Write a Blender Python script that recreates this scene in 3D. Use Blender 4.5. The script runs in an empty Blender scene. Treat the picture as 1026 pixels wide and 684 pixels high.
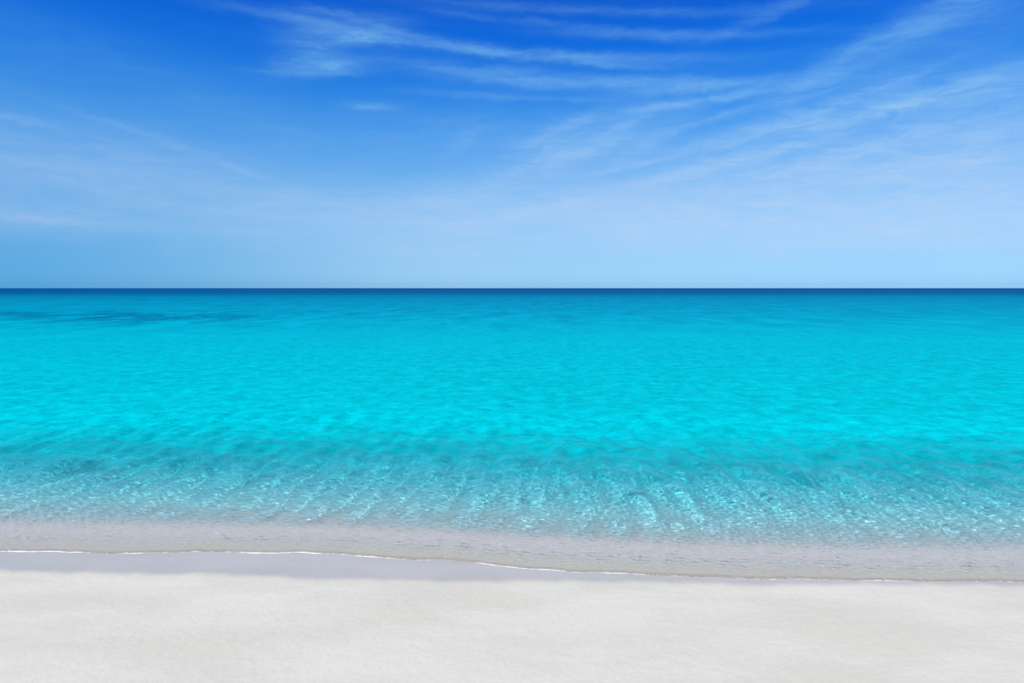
import bpy, math
import numpy as np

# ------------------------------------------------------------------ camera
S = bpy.context.scene
COL = S.collection
CAM_H = 3.0
PITCH = math.atan(53.5 / 684.0)
cd = bpy.data.cameras.new("camera")
cam = bpy.data.objects.new("camera", cd)
COL.objects.link(cam)
cd.sensor_width = 36.0
cd.lens = 24.0
cd.clip_start = 0.05
cd.clip_end = 90000.0
cam.location = (0, 0, CAM_H)
cam.rotation_euler = (math.pi / 2 - PITCH, 0, 0)
S.camera = cam

# ------------------------------------------------------------------ render settings
S.view_settings.view_transform = 'Standard'
S.view_settings.look = 'None'
S.view_settings.exposure = 0.0
S.view_settings.gamma = 1.0
S.view_settings.use_curve_mapping = False
S.render.engine = 'CYCLES'
S.cycles.use_denoising = True
S.cycles.max_bounces = 8
S.cycles.transmission_bounces = 6
S.cycles.transparent_max_bounces = 8
S.cycles.sample_clamp_indirect = 4.0

SUN_EL = math.radians(56)
SUN_AZ = math.radians(215)      # direction the light comes from: behind the camera, to the left (clockwise from +Y)


class NT:
    """small helper for wiring node trees"""
    def __init__(self, tree):
        self.t = tree
        self.n = tree.nodes
        self.n.clear()

    def add(self, kind, ins=None, **props):
        nd = self.n.new(kind)
        for k, v in props.items():
            setattr(nd, k, v)
        for k, v in (ins or {}).items():
            self.put(nd, k, v)
        return nd

    def put(self, nd, k, v):
        s = nd.inputs[k]
        if isinstance(v, bpy.types.NodeSocket):
            self.t.links.new(v, s)
        elif isinstance(v, bpy.types.Node):
            self.t.links.new(v.outputs[0], s)
        else:
            s.default_value = v

    def m(self, op, a, b=0.0, c=0.0, clamp=False):
        nd = self.n.new('ShaderNodeMath')
        nd.operation = op
        nd.use_clamp = clamp
        for i, v in enumerate((a, b, c)):
            self.put(nd, i, v)
        return nd.outputs[0]

    def ramp(self, fac, stops, interp='LINEAR'):
        nd = self.n.new('ShaderNodeValToRGB')
        cr = nd.color_ramp
        cr.interpolation = interp
        while len(cr.elements) < len(stops):
            cr.elements.new(0.5)
        for e, (p, c) in zip(cr.elements, stops):
            e.position = p
            e.color = (c, c, c, 1) if isinstance(c, (int, float)) else (*c, 1)
        self.put(nd, 0, fac)
        return nd.outputs[0]

    def mapr(self, v, a, b, c=0.0, d=1.0, smooth=True):
        nd = self.n.new('ShaderNodeMapRange')
        nd.interpolation_type = 'SMOOTHSTEP' if smooth else 'LINEAR'
        for i, x in enumerate((v, a, b, c, d)):
            self.put(nd, i, x)
        return nd.outputs[0]

    def mix(self, f, a, b, blend='MIX'):
        nd = self.n.new('ShaderNodeMix')
        nd.data_type = 'RGBA'
        nd.blend_type = blend
        self.put(nd, 0, f)
        for i, v in ((6, a), (7, b)):
            self.put(nd, i, v if not isinstance(v, tuple) else (*v, 1)[:4])
        return nd.outputs[2]

    def noise(self, vec, scale, detail=3.0, rough=0.5, dist=0.0):
        nd = self.add('ShaderNodeTexNoise', {'Vector': vec, 'Scale': scale, 'Detail': detail,
                                             'Roughness': rough, 'Distortion': dist})
        return nd.outputs[0]

    def mapping(self, vec, loc=(0, 0, 0), rot=(0, 0, 0), sc=(1, 1, 1)):
        return self.add('ShaderNodeMapping', {'Vector': vec, 'Location': loc, 'Rotation': rot, 'Scale': sc}).outputs[0]

    def comb(self, x, y, z=0.0):
        return self.add('ShaderNodeCombineXYZ', {0: x, 1: y, 2: z}).outputs[0]


def lin(r, g, b):
    f = lambda c: (c / 255 / 12.92) if c / 255 <= 0.04045 else ((c / 255 + 0.055) / 1.055) ** 2.4
    return (f(r), f(g), f(b))


# ------------------------------------------------------------------ sky
world = bpy.data.worlds.new("World")
S.world = world
world.use_nodes = True
W = NT(world.node_tree)
sky = W.add('ShaderNodeTexSky', sky_type='NISHITA', sun_disc=False, sun_elevation=SUN_EL,
            sun_rotation=SUN_AZ, altitude=0.0, air_density=1.0, dust_density=0.6, ozone_density=1.6)
direc = W.add('ShaderNodeTexCoord').outputs['Generated']
dx, dy, dz = W.add('ShaderNodeSeparateXYZ', {0: direc}).outputs[:3]
elev = W.m('ARCSINE', dz)
azim = W.m('ARCTAN2', dx, dy)


def px_dir(px, py):
    """azimuth and elevation of a place in the sky of the photograph"""
    x, z, c, s_ = (px - 513) / 684, (342 - py) / 684, math.cos(PITCH), math.sin(PITCH)
    y, z = c + z * s_, z * c - s_
    return math.atan2(x, y), math.atan2(z, math.hypot(x, y))


# colour balance of the clear air by elevation (deep polarised blue overhead, pale over the sea)
stops = [(286, (190, 187, 167), (148, 203, 244)), (260, (199, 209, 197), (144, 195, 236)), (210, (166, 193, 210), (138, 196, 242)),
         (160, (141, 171, 199), (92, 168, 238)), (110, (125, 154, 187), (52, 142, 231)), (60, (113, 141, 176), (18, 112, 222)),
         (5, (104, 131, 166), (4, 92, 212))]
tint = []
for py, have, want in stops:
    h_, w_ = lin(*have), lin(*want)
    tint.append((px_dir(513, py)[1] / 0.62, tuple(b_ / a_ / 4 for a_, b_ in zip(h_, w_))))
tint.append((.80, (.05, .11, .27)))
tint.append((1.0, (.30, .255, .20)))
air = W.mix(1.0, sky.outputs[0], W.ramp(W.m('DIVIDE', elev, 0.62), tint, 'B_SPLINE'), 'MULTIPLY')
air = W.mix(1.0, air, (4.0, 4.0, 4.0), 'MULTIPLY')
side = W.mapr(azim, -.75, -.05)
low = W.mapr(elev, .0, .22, 1, 0)
air = W.mix(W.m('MULTIPLY', W.m('SUBTRACT', 1.0, side), low), air, W.mix(1.0, air, (.32, .72, .94), 'MULTIPLY'))

# high thin cloud: wisps drawn out by the wind over a faint veil
uv = W.comb(azim, elev)
wn = W.add('ShaderNodeTexNoise', {'Vector': W.mapping(uv, sc=(1, 2.2, 1)), 'Scale': 13.0, 'Detail': 6.0, 'Roughness': .6})
wv = W.add('ShaderNodeVectorMath', {0: wn.outputs['Color'], 1: (.5, .5, .5)}, operation='SUBTRACT')
wv = W.add('ShaderNodeVectorMath', {0: wv, 1: (.05, .013, 0)}, operation='MULTIPLY')
wf = W.add('ShaderNodeTexNoise', {'Vector': W.mapping(uv, sc=(1, 1.8, 1)), 'Scale': 48.0, 'Detail': 4.0, 'Roughness': .65})
wf = W.add('ShaderNodeVectorMath', {0: wf.outputs['Color'], 1: (.5, .5, .5)}, operation='SUBTRACT')
wf = W.add('ShaderNodeVectorMath', {0: wf, 1: (.022, .008, 0)}, operation='MULTIPLY')
wv = W.add('ShaderNodeVectorMath', {0: wv, 1: wf}, operation='ADD')
uvw = W.add('ShaderNodeVectorMath', {0: uv, 1: wv}, operation='ADD').outputs[0]
# px, py, half length, half width, slope in degrees (down to the right), amount
WISPS = [(350, 19, 50, 6, -1, .30), (345, 38, 48, 7, -2, .55), (450, 46, 180, 5, 5, .38), (325, 67, 30, 6, -6, .52),
         (300, 73, 40, 2.5, -3, .25), (520, 79, 160, 9, 5, .26), (640, 82, 150, 6, 4, .34), (700, 88, 60, 4, -1, .34), (700, 102, 75, 4, -4, .40),
         (372, 108, 24, 4, 0, .26), (600, 12, 200, 4, 4, .16), (680, 36, 120, 4, 4, .22), (540, 24, 130, 3.5, 6, .14), (610, 58, 140, 4, 3, .22), 
         (590, 138, 80, 20, -12, .26), (560, 165, 80, 14, -16, .24), (690, 172, 110, 7, -12, .36), (640, 150, 60, 8, -30, .16),
         (760, 128, 100, 7, -12, .30), (830, 120, 55, 7, -10, .34), (920, 28, 100, 12, -21, .34), (850, 56, 50, 7, -24, .22), (985, 92, 100, 18, -5, .40),
         (890, 108, 80, 5, -12, .28), (960, 140, 130, 18, -8, .22), (860, 150, 90, 8, -14, .22), (950, 40, 110, 26, -18, .18),
         (870, 200, 340, 48, -4, .26), (950, 185, 160, 12, -5, .12), (500, 215, 240, 24, 0, .14), (25, 216, 70, 6, 5, .26), (150, 225, 100, 9, 3, .10),
         (130, 165, 200, 32, 9, .14), (10, 116, 28, 3.5, 14, .20), (70, 45, 200, 24, 12, .06), (90, 185, 110, 8, 14, .12), (250, 195, 140, 20, 10, .10), (440, 128, 120, 18, 0, .06)]
MORE = [(560, 130, 40, 5, -24, .24), (590, 150, 45, 4, -18, .22), (620, 128, 35, 3, -20, .22), (545, 155, 35, 4, -30, .20), (655, 162, 60, 3, -10, .26),
        (720, 118, 50, 3, -14, .24), (750, 140, 55, 3, -16, .22), (780, 152, 60, 4, -10, .20), (800, 100, 45, 3, -10, .18), (880, 90, 45, 3, -16, .26),
        (930, 102, 50, 3, -4, .26), (1000, 75, 50, 5, -10, .26), (470, 95, 60, 3, 2, .16), (560, 100, 70, 2.5, 3, .16), (620, 66, 50, 2.5, 6, .20),
        (315, 50, 34, 12, -30, .22), (470, 135, 20, 8, -40, .12), (900, 225, 220, 22, 0, .18), (620, 200, 200, 20, -3, .18), (980, 160, 90, 8, -5, .20),
        (390, 30, 60, 2.5, 10, .20), (330, 12, 30, 3, -3, .16), (780, 10, 60, 6, -16, .16), (240, 170, 70, 3, 16, .14), (130, 130, 60, 3, 14, .10)]
total = None
for px, py, hl, hw, sl, amt in WISPS + MORE:
    if px > 540 and py > 100:
        amt *= 1.3
    a0, e0_ = px_dir(px, py)
    mp = W.add('ShaderNodeMapping', {'Vector': uvw, 'Location': (a0, e0_, 0), 'Rotation': (0, 0, -math.radians(sl)),
                                     'Scale': (hl / 684, hw / 684, 1)}, vector_type='TEXTURE').outputs[0]
    r = W.add('ShaderNodeVectorMath', {0: mp}, operation='LENGTH').outputs['Value']
    g = W.m('EXPONENT', W.m('MULTIPLY', W.m('MULTIPLY', r, r), -1.0))
    g = W.m('MULTIPLY', g, amt)
    # combine as layers of veil
    total = g if total is None else W.m('SUBTRACT', W.m('ADD', total, g), W.m('MULTIPLY', total, g))
fib_l = W.noise(W.mapping(uvw, rot=(0, 0, math.radians(4)), sc=(1.5, 11, 1)), 6.0, 7.0, .66, .5)
fib_r = W.noise(W.mapping(uvw, rot=(0, 0, math.radians(-15)), sc=(2.4, 12, 1)), 6.0, 8.0, .70, .6)
right = W.m('MULTIPLY', W.mapr(azim, -.05, .35), W.mapr(elev, .36, .22))
fib = W.m('ADD', W.m('MULTIPLY', fib_r, right), W.m('MULTIPLY', fib_l, W.m('SUBTRACT', 1.0, right)))
fibc = W.mapr(fib, .25, .75, W.mapr(elev, .10, .32, .55, .35), W.mapr(elev, .10, .32, 1.3, 1.35))
soft = W.mapr(W.noise(W.mapping(uv, loc=(3, 1, 0), sc=(1, 2.5, 1)), 4.0, 6.0, .6, .4), .38, .72)
veil = W.m('MULTIPLY', W.m('MULTIPLY', soft, W.mapr(elev, .32, .10)), .17)
alpha = W.m('ADD', W.m('MULTIPLY', total, fibc), W.m('MULTIPLY', veil, fibc), clamp=True)
alpha = W.m('MULTIPLY', alpha, W.mapr(elev, .01, .07, .30, .82))
cloud = W.mix(W.mapr(elev, .08, .32), (5.8, 6.8, 8.9), (2.6, 6.2, 8.9))
skycol = W.mix(alpha, air, cloud)
bg = W.add('ShaderNodeBackground', {'Color': skycol, 'Strength': 0.1})
W.add('ShaderNodeOutputWorld', {'Surface': bg})

# ------------------------------------------------------------------ sun
sd = bpy.data.lights.new("sun", 'SUN')
sd.energy = 4.0
sd.angle = math.radians(0.53)
sd.color = (1.0, 0.96, 0.90)
sun = bpy.data.objects.new("sun", sd)
COL.objects.link(sun)
sun.rotation_euler = (math.pi / 2 - SUN_EL, 0, math.pi - SUN_AZ)
sun.location = (0, 0, 30)
CAUST = True
sd.cycles.is_caustics_light = CAUST


# ------------------------------------------------------------------ ground helpers
def gp(px, py):
    """ground distance / offset seen at a place in the photograph (camera maths, flat ground)"""
    a = math.atan((py - 342.0) / 684.0) + PITCH
    y = CAM_H / math.tan(a)
    slant = CAM_H / math.sin(a) * math.cos(a - PITCH)
    return (px - 513.0) / 684.0 * slant, y


def smooth(a, b, v):
    t = np.clip((v - a) / (b - a), 0, 1)
    return t * t * (3 - 2 * t)


EDGE = [(0, 553), (60, 553.5), (130, 555.5), (200, 553.5), (260, 554), (300, 554.5), (338, 555.5), (370, 558.5), (400, 560.5),
        (440, 561), (480, 565), (520, 570), (560, 572.5), (600, 574.5), (650, 577), (700, 578.5), (760, 580.5),
        (840, 582), (920, 583), (1026, 584)]
ex, ey = zip(*[gp(*p) for p in EDGE])
ex = np.array((-400., -60., -20.) + ex + (20., 60., 400.))
ey = np.array((ey[0] + 8, ey[0] + 1.2, ey[0] + .25) + ey + (ey[-1] - .12, ey[-1] - .6, ey[-1] - 5))


def edge_y(x):
    """how far up the sand the last thin wash reached, metres in front of the camera"""
    e = np.interp(x, ex, ey)
    e = e + 0.018 * np.sin(x * 5.3 + 1.1) * np.sin(x * 1.7) + 0.010 * np.sin(x * 13.1 + 2.0) * np.sin(x * 2.3 + .4)
    return e


def bed_z(x, y):
    """height of the sand, beach and sea bed in one sheet; still water level is 0"""
    e = np.interp(x, np.linspace(-60, 60, 241), np.convolve(np.pad(edge_y(np.linspace(-60, 60, 241)), 3, 'edge'),
                                                              np.ones(7) / 7, 'valid'))
    s = y - e
    z = np.where(s < 0, 0.012 - 0.028 * s, 0.012 - 0.030 * s)
    z = z - 0.05 * smooth(.8, 1.4, s)                      # little step where the swash drops off
    z = z - 0.070 * np.maximum(s - 1.0, 0) ** 1.0 * smooth(1.0, 1.9, s) * (s < 18) \
          - (s >= 18) * (0.070 * 17.0 + 1.6 * (1 - np.exp(-(s - 18) / 40)))
    z = np.maximum(z, -14.0) + 0 * z
    z = np.where(s > 30, np.maximum(z, -3.2 - smooth(120, 400, s) * 6), z)
    # soft sand ripples and hollows
    under = smooth(1.4, 3.5, s) * (1 - smooth(25, 45, s))
    z = z + under * 0.012 * np.sin(2 * np.pi * (x * 0.55 + 0.35 * np.sin(y * .8)) + 1.3 * np.sin(y * .5 + x * .2))
    dry = 1 - smooth(-0.6, 0.0, s)
    near = (np.abs(x) < 60) & (np.abs(y) < 60)
    z = z + near * dry * (0.006 * np.sin(x * 1.3 + 0.7 * np.sin(y * 1.1)) * np.sin(y * 1.9 + x * .4)
                          + 0.004 * np.sin(x * 3.1 + y * 2.3) * np.sin(y * 3.7 - x * .9))
    return z


def grow(v0, step, limit, ratio=1.06):
    out = []
    v = v0
    while v < limit:
        step *= ratio
        v += step
        out.append(v)
    return np.array(out)


def grid_mesh(name, X, Y, Z, mat, attrs=None):
    ny, nx = X.shape
    me = bpy.data.meshes.new(name)
    n = nx * ny
    co = np.stack([X, Y, Z], -1).reshape(-1, 3).astype(np.float32)
    i = np.arange(n).reshape(ny, nx)
    q = np.stack([i[:-1, :-1], i[:-1, 1:], i[1:, 1:], i[1:, :-1]], -1).reshape(-1, 4)
    me.vertices.add(n)
    me.vertices.foreach_set('co', co.ravel())
    me.loops.add(q.size)
    me.loops.foreach_set('vertex_index', q.ravel().astype(np.int32))
    me.polygons.add(len(q))
    me.polygons.foreach_set('loop_start', np.arange(0, q.size, 4, dtype=np.int32))
    me.polygons.foreach_set('loop_total', np.full(len(q), 4, dtype=np.int32))
    me.polygons.foreach_set('use_smooth', np.ones(len(q), dtype=bool))
    me.update(calc_edges=True)
    for k, v in (attrs or {}).items():
        a = me.attributes.new(k, 'FLOAT', 'POINT')
        a.data.foreach_set('value', v.astype(np.float32).ravel())
    me.materials.append(mat)
    o = bpy.data.objects.new(name, me)
    COL.objects.link(o)
    o['kind'] = 'structure'
    return o


# ------------------------------------------------------------------ sand material
def sand_material():
    m = bpy.data.materials.new("sand")
    m.use_nodes = True
    T = NT(m.node_tree)
    geo = T.add('ShaderNodeNewGeometry').outputs['Position']
    s = T.add('ShaderNodeAttribute', attribute_name='shore').outputs['Fac']
    wet = T.add('ShaderNodeAttribute', attribute_name='wet').outputs['Fac']
    grain = T.noise(geo, 420.0, 2.0, 0.7)
    mid = T.noise(geo, 26.0, 5.0, 0.65)
    big = T.noise(T.mapping(geo, sc=(.5, 1.2, 1)), 1.1, 4.0, 0.6)
    dry = T.mix(T.mapr(big, .35, .65), (0.668, 0.655, 0.570), (0.725, 0.710, 0.632))
    dry = T.mix(T.mapr(mid, .3, .7), T.mix(1.0, dry, (.95, .95, .95), 'MULTIPLY'), dry)
    dry = T.mix(T.mapr(grain, .3, .75), T.mix(1.0, dry, (.86, .86, .86), 'MULTIPLY'), dry)
    wetc = T.mix(1.0, dry, (.80, .79, .82), 'MULTIPLY')
    wetc = T.mix(T.mapr(s, -.03, .06), wetc, T.mix(T.mapr(s, 2.5, 5.5), T.mix(T.mapr(s, .0, .7), (.70, .65, .57), T.mix(T.mapr(s, .4, 2.2), (.77, .72, .71), (.80, .76, .74))), (.93, .91, .88)))
    mot = T.noise(T.mapping(geo, rot=(0, 0, .25), sc=(1.3, 1, 1)), 15.0, 5.0, .75, .4)
    wetc = T.mix(T.mapr(s, .02, .2), wetc, T.mix(1.0, wetc, T.ramp(mot, [(.36, .91), (.62, 1.05)]), 'MULTIPLY'))
    col = T.mix(wet, dry, wetc)
    b1 = T.add('ShaderNodeBump', {'Strength': .3, 'Distance': .002, 'Height': grain})
    hgt = T.add('ShaderNodeBump', {'Strength': .18, 'Distance': .012, 'Height': mid, 'Normal': b1})
    dryn = T.add('ShaderNodeBump', {'Strength': T.m('SUBTRACT', .8, T.m('MULTIPLY', wet, .75)), 'Distance': .01, 'Height': T.noise(geo, 9.0, 4.0, .6), 'Normal': hgt})
    p = T.add('ShaderNodeBsdfPrincipled', {'Base Color': col,
              'Roughness': T.mapr(wet, 0, 1, .95, .30, False),
              'Specular IOR Level': T.mapr(wet, 0, 1, .1, .75, False), 'Normal': dryn})
    T.add('ShaderNodeOutputMaterial', {'Surface': p})
    return m


# ------------------------------------------------------------------ water material
ABSORB = (3.0, .25, .03)      # light lost per metre of depth on each passage, red first


def water_material():
    m = bpy.data.materials.new("sea_water")
    m.use_nodes = True
    T = NT(m.node_tree)
    geo = T.add('ShaderNodeNewGeometry').outputs['Position']
    s = T.add('ShaderNodeAttribute', attribute_name='shore').outputs['Fac']
    # ripples too fine or too far for the mesh
    r1 = T.noise(T.mapping(geo, rot=(0, 0, .12), sc=(1, 1.5, 1)), 3.6, 5.0, 0.66, .3)
    r2 = T.noise(T.mapping(geo, rot=(0, 0, -.2), sc=(.5, 1.0, 1)), .35, 4.0, 0.6, .3)
    fine = T.noise(T.mapping(geo, sc=(1, 1.3, 1)), 20.0, 3.0, 0.65)
    bump = T.add('ShaderNodeBump', {'Strength': T.mapr(s, 2, 12, .10, .8), 'Distance': .10, 'Height': r1})
    bump = T.add('ShaderNodeBump', {'Strength': T.mapr(s, 10, 40, 0, .8), 'Distance': .5, 'Height': r2, 'Normal': bump})
    bumpf = T.add('ShaderNodeBump', {'Strength': T.mapr(s, 1.5, 4, 1.0, .6), 'Distance': .016, 'Height': fine, 'Normal': bump})
    # colour of the water body by distance from the shore
    wob = T.m('MULTIPLY', T.m('SUBTRACT', T.noise(T.mapping(geo, sc=(.35, 1, 1)), .03, 4.0, .6), .5), 90.0)
    sf = T.m('ADD', s, T.m('MULTIPLY', wob, T.mapr(s, 30, 150)))
    lg = T.m('DIVIDE', T.m('LOGARITHM', T.m('ADD', T.m('MAXIMUM', sf, 0.0), 1.0), 10.0), 3.0)
    P = lambda d: math.log10(d + 1) / 3
    body = T.ramp(lg, [(P(2.5), (.03, .80, .87)), (P(5), (.0, .62, .70)), (P(9), (.0, .525, .60)), (P(16), (.0, .49, .575)), (P(34), (.0, .435, .56)),
                       (P(70), (.0, .31, .48)), (P(200), (.0, .215, .38)), (P(390), (.0, .10, .28)), (P(800), (.0, .085, .26))])
    r3 = T.noise(T.mapping(geo, rot=(0, 0, .05), sc=(1.0, 1.0, 1)), 1.7, 4.0, .75, .2)
    r4 = T.noise(T.mapping(geo, sc=(1.0, .35, 1)), .30, 4.0, .72, .2)
    r3 = T.m('ADD', T.m('MULTIPLY', r3, T.mapr(s, 70, 15)), T.m('MULTIPLY', r4, T.mapr(s, 15, 70)))
    tex = T.m('ADD', T.m('ADD', T.m('MULTIPLY', r1, .32), T.m('MULTIPLY', r2, .08)), T.m('MULTIPLY', r3, .60))
    body = T.mix(1.0, body, T.ramp(tex, [(.37, .70), (.63, 1.23)]), 'MULTIPLY')
    gx_, gy_, _z = T.add('ShaderNodeSeparateXYZ', {0: geo}).outputs[:3]
    gn = T.noise(T.mapping(geo, sc=(1, .28, 1)), .42, 4.0, .75, .0)
    cy = T.m('ADD', 79.0, T.m('MULTIPLY', T.m('ADD', gx_, 60.0), -.32))
    band = T.m('EXPONENT', T.m('MULTIPLY', T.m('POWER', T.m('DIVIDE', T.m('SUBTRACT', gy_, cy), 13.0), 2.0), -1.0))
    band = T.m('MULTIPLY', band, T.mapr(gx_, -18, -34))
    grass = T.m('MULTIPLY', T.mapr(T.m('ADD', gn, T.m('MULTIPLY', band, .10)), .52, .62), T.m('POWER', band, .6))
    body = T.mix(T.m('MULTIPLY', grass, .68), body, (.0, .10, .24))
    dif = T.add('ShaderNodeBsdfDiffuse', {'Color': body, 'Normal': bumpf})
    dep = T.add('ShaderNodeAttribute', attribute_name='depth').outputs['Fac']
    tint = T.comb(*[T.m('EXPONENT', T.m('MULTIPLY', dep, -k)) for k in ABSORB])
    refr = T.add('ShaderNodeBsdfRefraction', {'Color': tint, 'Roughness': 0.0, 'IOR': 1.33})
    trans = T.add('ShaderNodeBsdfTransparent', {'Color': (.85, .84, .84, 1)})
    refr = T.add('ShaderNodeMixShader', {0: T.m('GREATER_THAN', s, .05), 1: trans, 2: refr})
    under = T.add('ShaderNodeMixShader', {0: T.mapr(s, 1.4, 8.4), 1: refr, 2: dif})
    fine2 = T.noise(T.mapping(geo, rot=(0, 0, .3), sc=(1, 1.6, 1)), 34.0, 2.0, 0.6)
    bumpf = T.add('ShaderNodeBump', {'Strength': T.mapr(s, 2.5, 1.0, 0, 1), 'Distance': .02, 'Height': fine2, 'Normal': bumpf})
    glos = T.add('ShaderNodeBsdfGlossy', {'Color': (1, 1, 1, 1), 'Roughness': .08, 'Normal': bumpf})
    fr = T.add('ShaderNodeFresnel', {'IOR': 1.33, 'Normal': bumpf})
    fac = T.m('MULTIPLY', fr, T.mapr(s, 1, 8, .95, .03))
    out = T.add('ShaderNodeMixShader', {0: fac, 1: under, 2: glos})
    T.add('ShaderNodeOutputMaterial', {'Surface': out})
    return m


# ------------------------------------------------------------------ beach and sea bed
xs = np.arange(-16, 16.001, .05)
gx = grow(16, .05, 20000, 1.12)
xs = np.concatenate([-gx[::-1], xs, gx])
ys = np.arange(3.0, 24, .05)
ys = np.concatenate([-grow(-3.0, .05, 400, 1.12)[::-1], ys, grow(24, .05, 30000, 1.08)])
X, Y = np.meshgrid(xs, ys)
E = edge_y(X)
WE = np.interp(X, *zip(*[gp(*p) for p in [(-300, 572), (0, 574), (200, 577), (300, 583), (400, 583), (520, 584.5), (650, 585), (800, 586.5), (1026, 588), (1300, 590)]]))
WE = WE + .02 * np.sin(X * 1.9) + .012 * np.sin(X * 4.1 + 1) + .012 * np.sin(X * 9.7 + 2 * np.sin(X * 1.3)) + .008 * np.sin(X * 21 + Y * 3)
wetv = smooth(-.09, .08, Y - WE)
Z = bed_z(X, Y)
beach = grid_mesh('sand_beach', X, Y, Z, sand_material(), {'shore': Y - E, 'wet': wetv})

# ------------------------------------------------------------------ water sheet
rng = np.random.default_rng(7)
DX = .016
xs = np.arange(-9.6, 9.601, DX)
gx = grow(9.6, DX, 24000, 1.02)
xs = np.concatenate([-gx[::-1], xs, gx])
ss = np.concatenate([[0, .006, .013, .022, .035, .05], np.arange(.064, 1.8, .012), np.arange(1.8, 8, .02), grow(8, .02, 40000, 1.03)])
X, SS = np.meshgrid(xs, ss)
E = edge_y(X)
shift = E * np.exp(-np.maximum(SS - 1, 0) / 60) + 8.2 * (1 - np.exp(-np.maximum(SS - 1, 0) / 60))
Y = SS + shift
stx = np.gradient(xs)[None, :]
sty = np.gradient(ss)[:, None]
cell = np.maximum(stx, sty) + 0 * X
eta = np.zeros_like(X)
N = 90
near = (np.abs(xs) < 60)
jx = np.where(near)[0]
jy = np.where(ss < 60)[0]
Xs, Ys, cs = X[np.ix_(jy, jx)], Y[np.ix_(jy, jx)], cell[np.ix_(jy, jx)]
e0 = np.zeros_like(Xs)
sh = np.zeros_like(Xs)
for i in range(N):
    kind = i % 5
    if kind in (0, 1):                       # long crests running in to the shore
        lam, th, st = rng.uniform(.30, .75), rng.normal(0, .24), .062
    elif kind == 2:                          # low chop rolling in
        lam, th, st = rng.uniform(.35, 1.7), rng.normal(math.pi / 2, .45), .034
    elif kind == 3:
        lam, th, st = rng.uniform(.07, .22), rng.uniform(0, math.pi), .042
    else:
        lam, th, st = rng.uniform(.055, .11), rng.normal(math.pi / 2, .8), .050
    k = 2 * math.pi / lam
    a = st / k * rng.uniform(.6, 1.3)
    ph = k * (math.cos(th) * Xs + math.sin(th) * Ys) + rng.random() * 6.28 + .8 * np.sin(Xs * .31 + i) + .7 * np.sin(Ys * .43 + 2 * i)
    w = np.clip((lam / cs - 2.4) / 2, 0, 1) * (.75 + .45 * np.sin(Xs * .37 + i * 1.7) * np.sin(Ys * .53 + i * .9))
    v = a * w * (np.sin(ph) + .12 * np.cos(2 * ph))
    e0 += v
    if lam < .27:
        sh += v
shimmer = np.zeros_like(X)
shimmer[np.ix_(jy, jx)] = sh
eta[np.ix_(jy, jx)] = e0
amp = smooth(.65, 1.7, SS) * (1 - .8 * smooth(4.5, 10, SS))
film = .0008 + .0115 * smooth(0, .05, SS) + .0075 * smooth(.05, .4, SS)
level = 0.0 * X
top = bed_z(X, Y) + film
blend = smooth(.35, .9, SS)
Zw = np.maximum(top * (1 - blend) + level * blend, level * blend + top * (1 - blend)) + eta * amp + shimmer * (1 - amp) * smooth(.06, .4, SS) * 2.1
Zw = np.maximum(Zw, bed_z(X, Y) + film * .72)
Zw[0] = bed_z(X, Y)[0] + .0002
sea = grid_mesh('sea_water', X, Y, Zw, water_material(), {'shore': SS, 'depth': np.maximum(Zw - bed_z(X, Y), 0)})
sea.cycles.is_caustics_caster = CAUST
beach.cycles.is_caustics_receiver = CAUST

# ------------------------------------------------------------------ foam lip along the edge of the wash
fm = bpy.data.materials.new("sea_foam")
fm.use_nodes = True
F = NT(fm.node_tree)
pos = F.add('ShaderNodeNewGeometry').outputs['Position']
fb = F.add('ShaderNodeBump', {'Strength': .6, 'Distance': .004, 'Height': F.noise(pos, 160.0, 3.0, .6)})
fp = F.add('ShaderNodeBsdfPrincipled', {'Base Color': (.80, .78, .72, 1), 'Roughness': .55, 'Normal': fb})
F.add('ShaderNodeOutputMaterial', {'Surface': fp})
fx = np.arange(-15, 15.001, .012)
n1 = sum(np.sin(fx * k_ + p_) * a_ for k_, p_, a_ in [(2.1, .3, 1), (4.7, 1.9, .8), (9.3, 4, .7), (19, .7, .5), (37, 2, .4), (71, 5, .35), (133, 1, .3)])
width = np.clip(.015 + .008 * n1, .005, .045) * (1 - .50 * smooth(-2.5, 3.5, fx))
thick = width * .24
prof = np.linspace(0, math.pi, 9)
FX = np.repeat(fx[None], 9, 0)
jit = rng.normal(0, .0022, FX.shape)
FY = edge_y(FX) + .004 - np.cos(prof)[:, None] * width[None] * .5 + jit
FZ = bed_z(FX, FY) + np.sin(prof)[:, None] * thick[None] * .8 - .002 + np.abs(rng.normal(0, .0016, FX.shape))
foam = grid_mesh('sea_foam', FX, FY, FZ, fm)
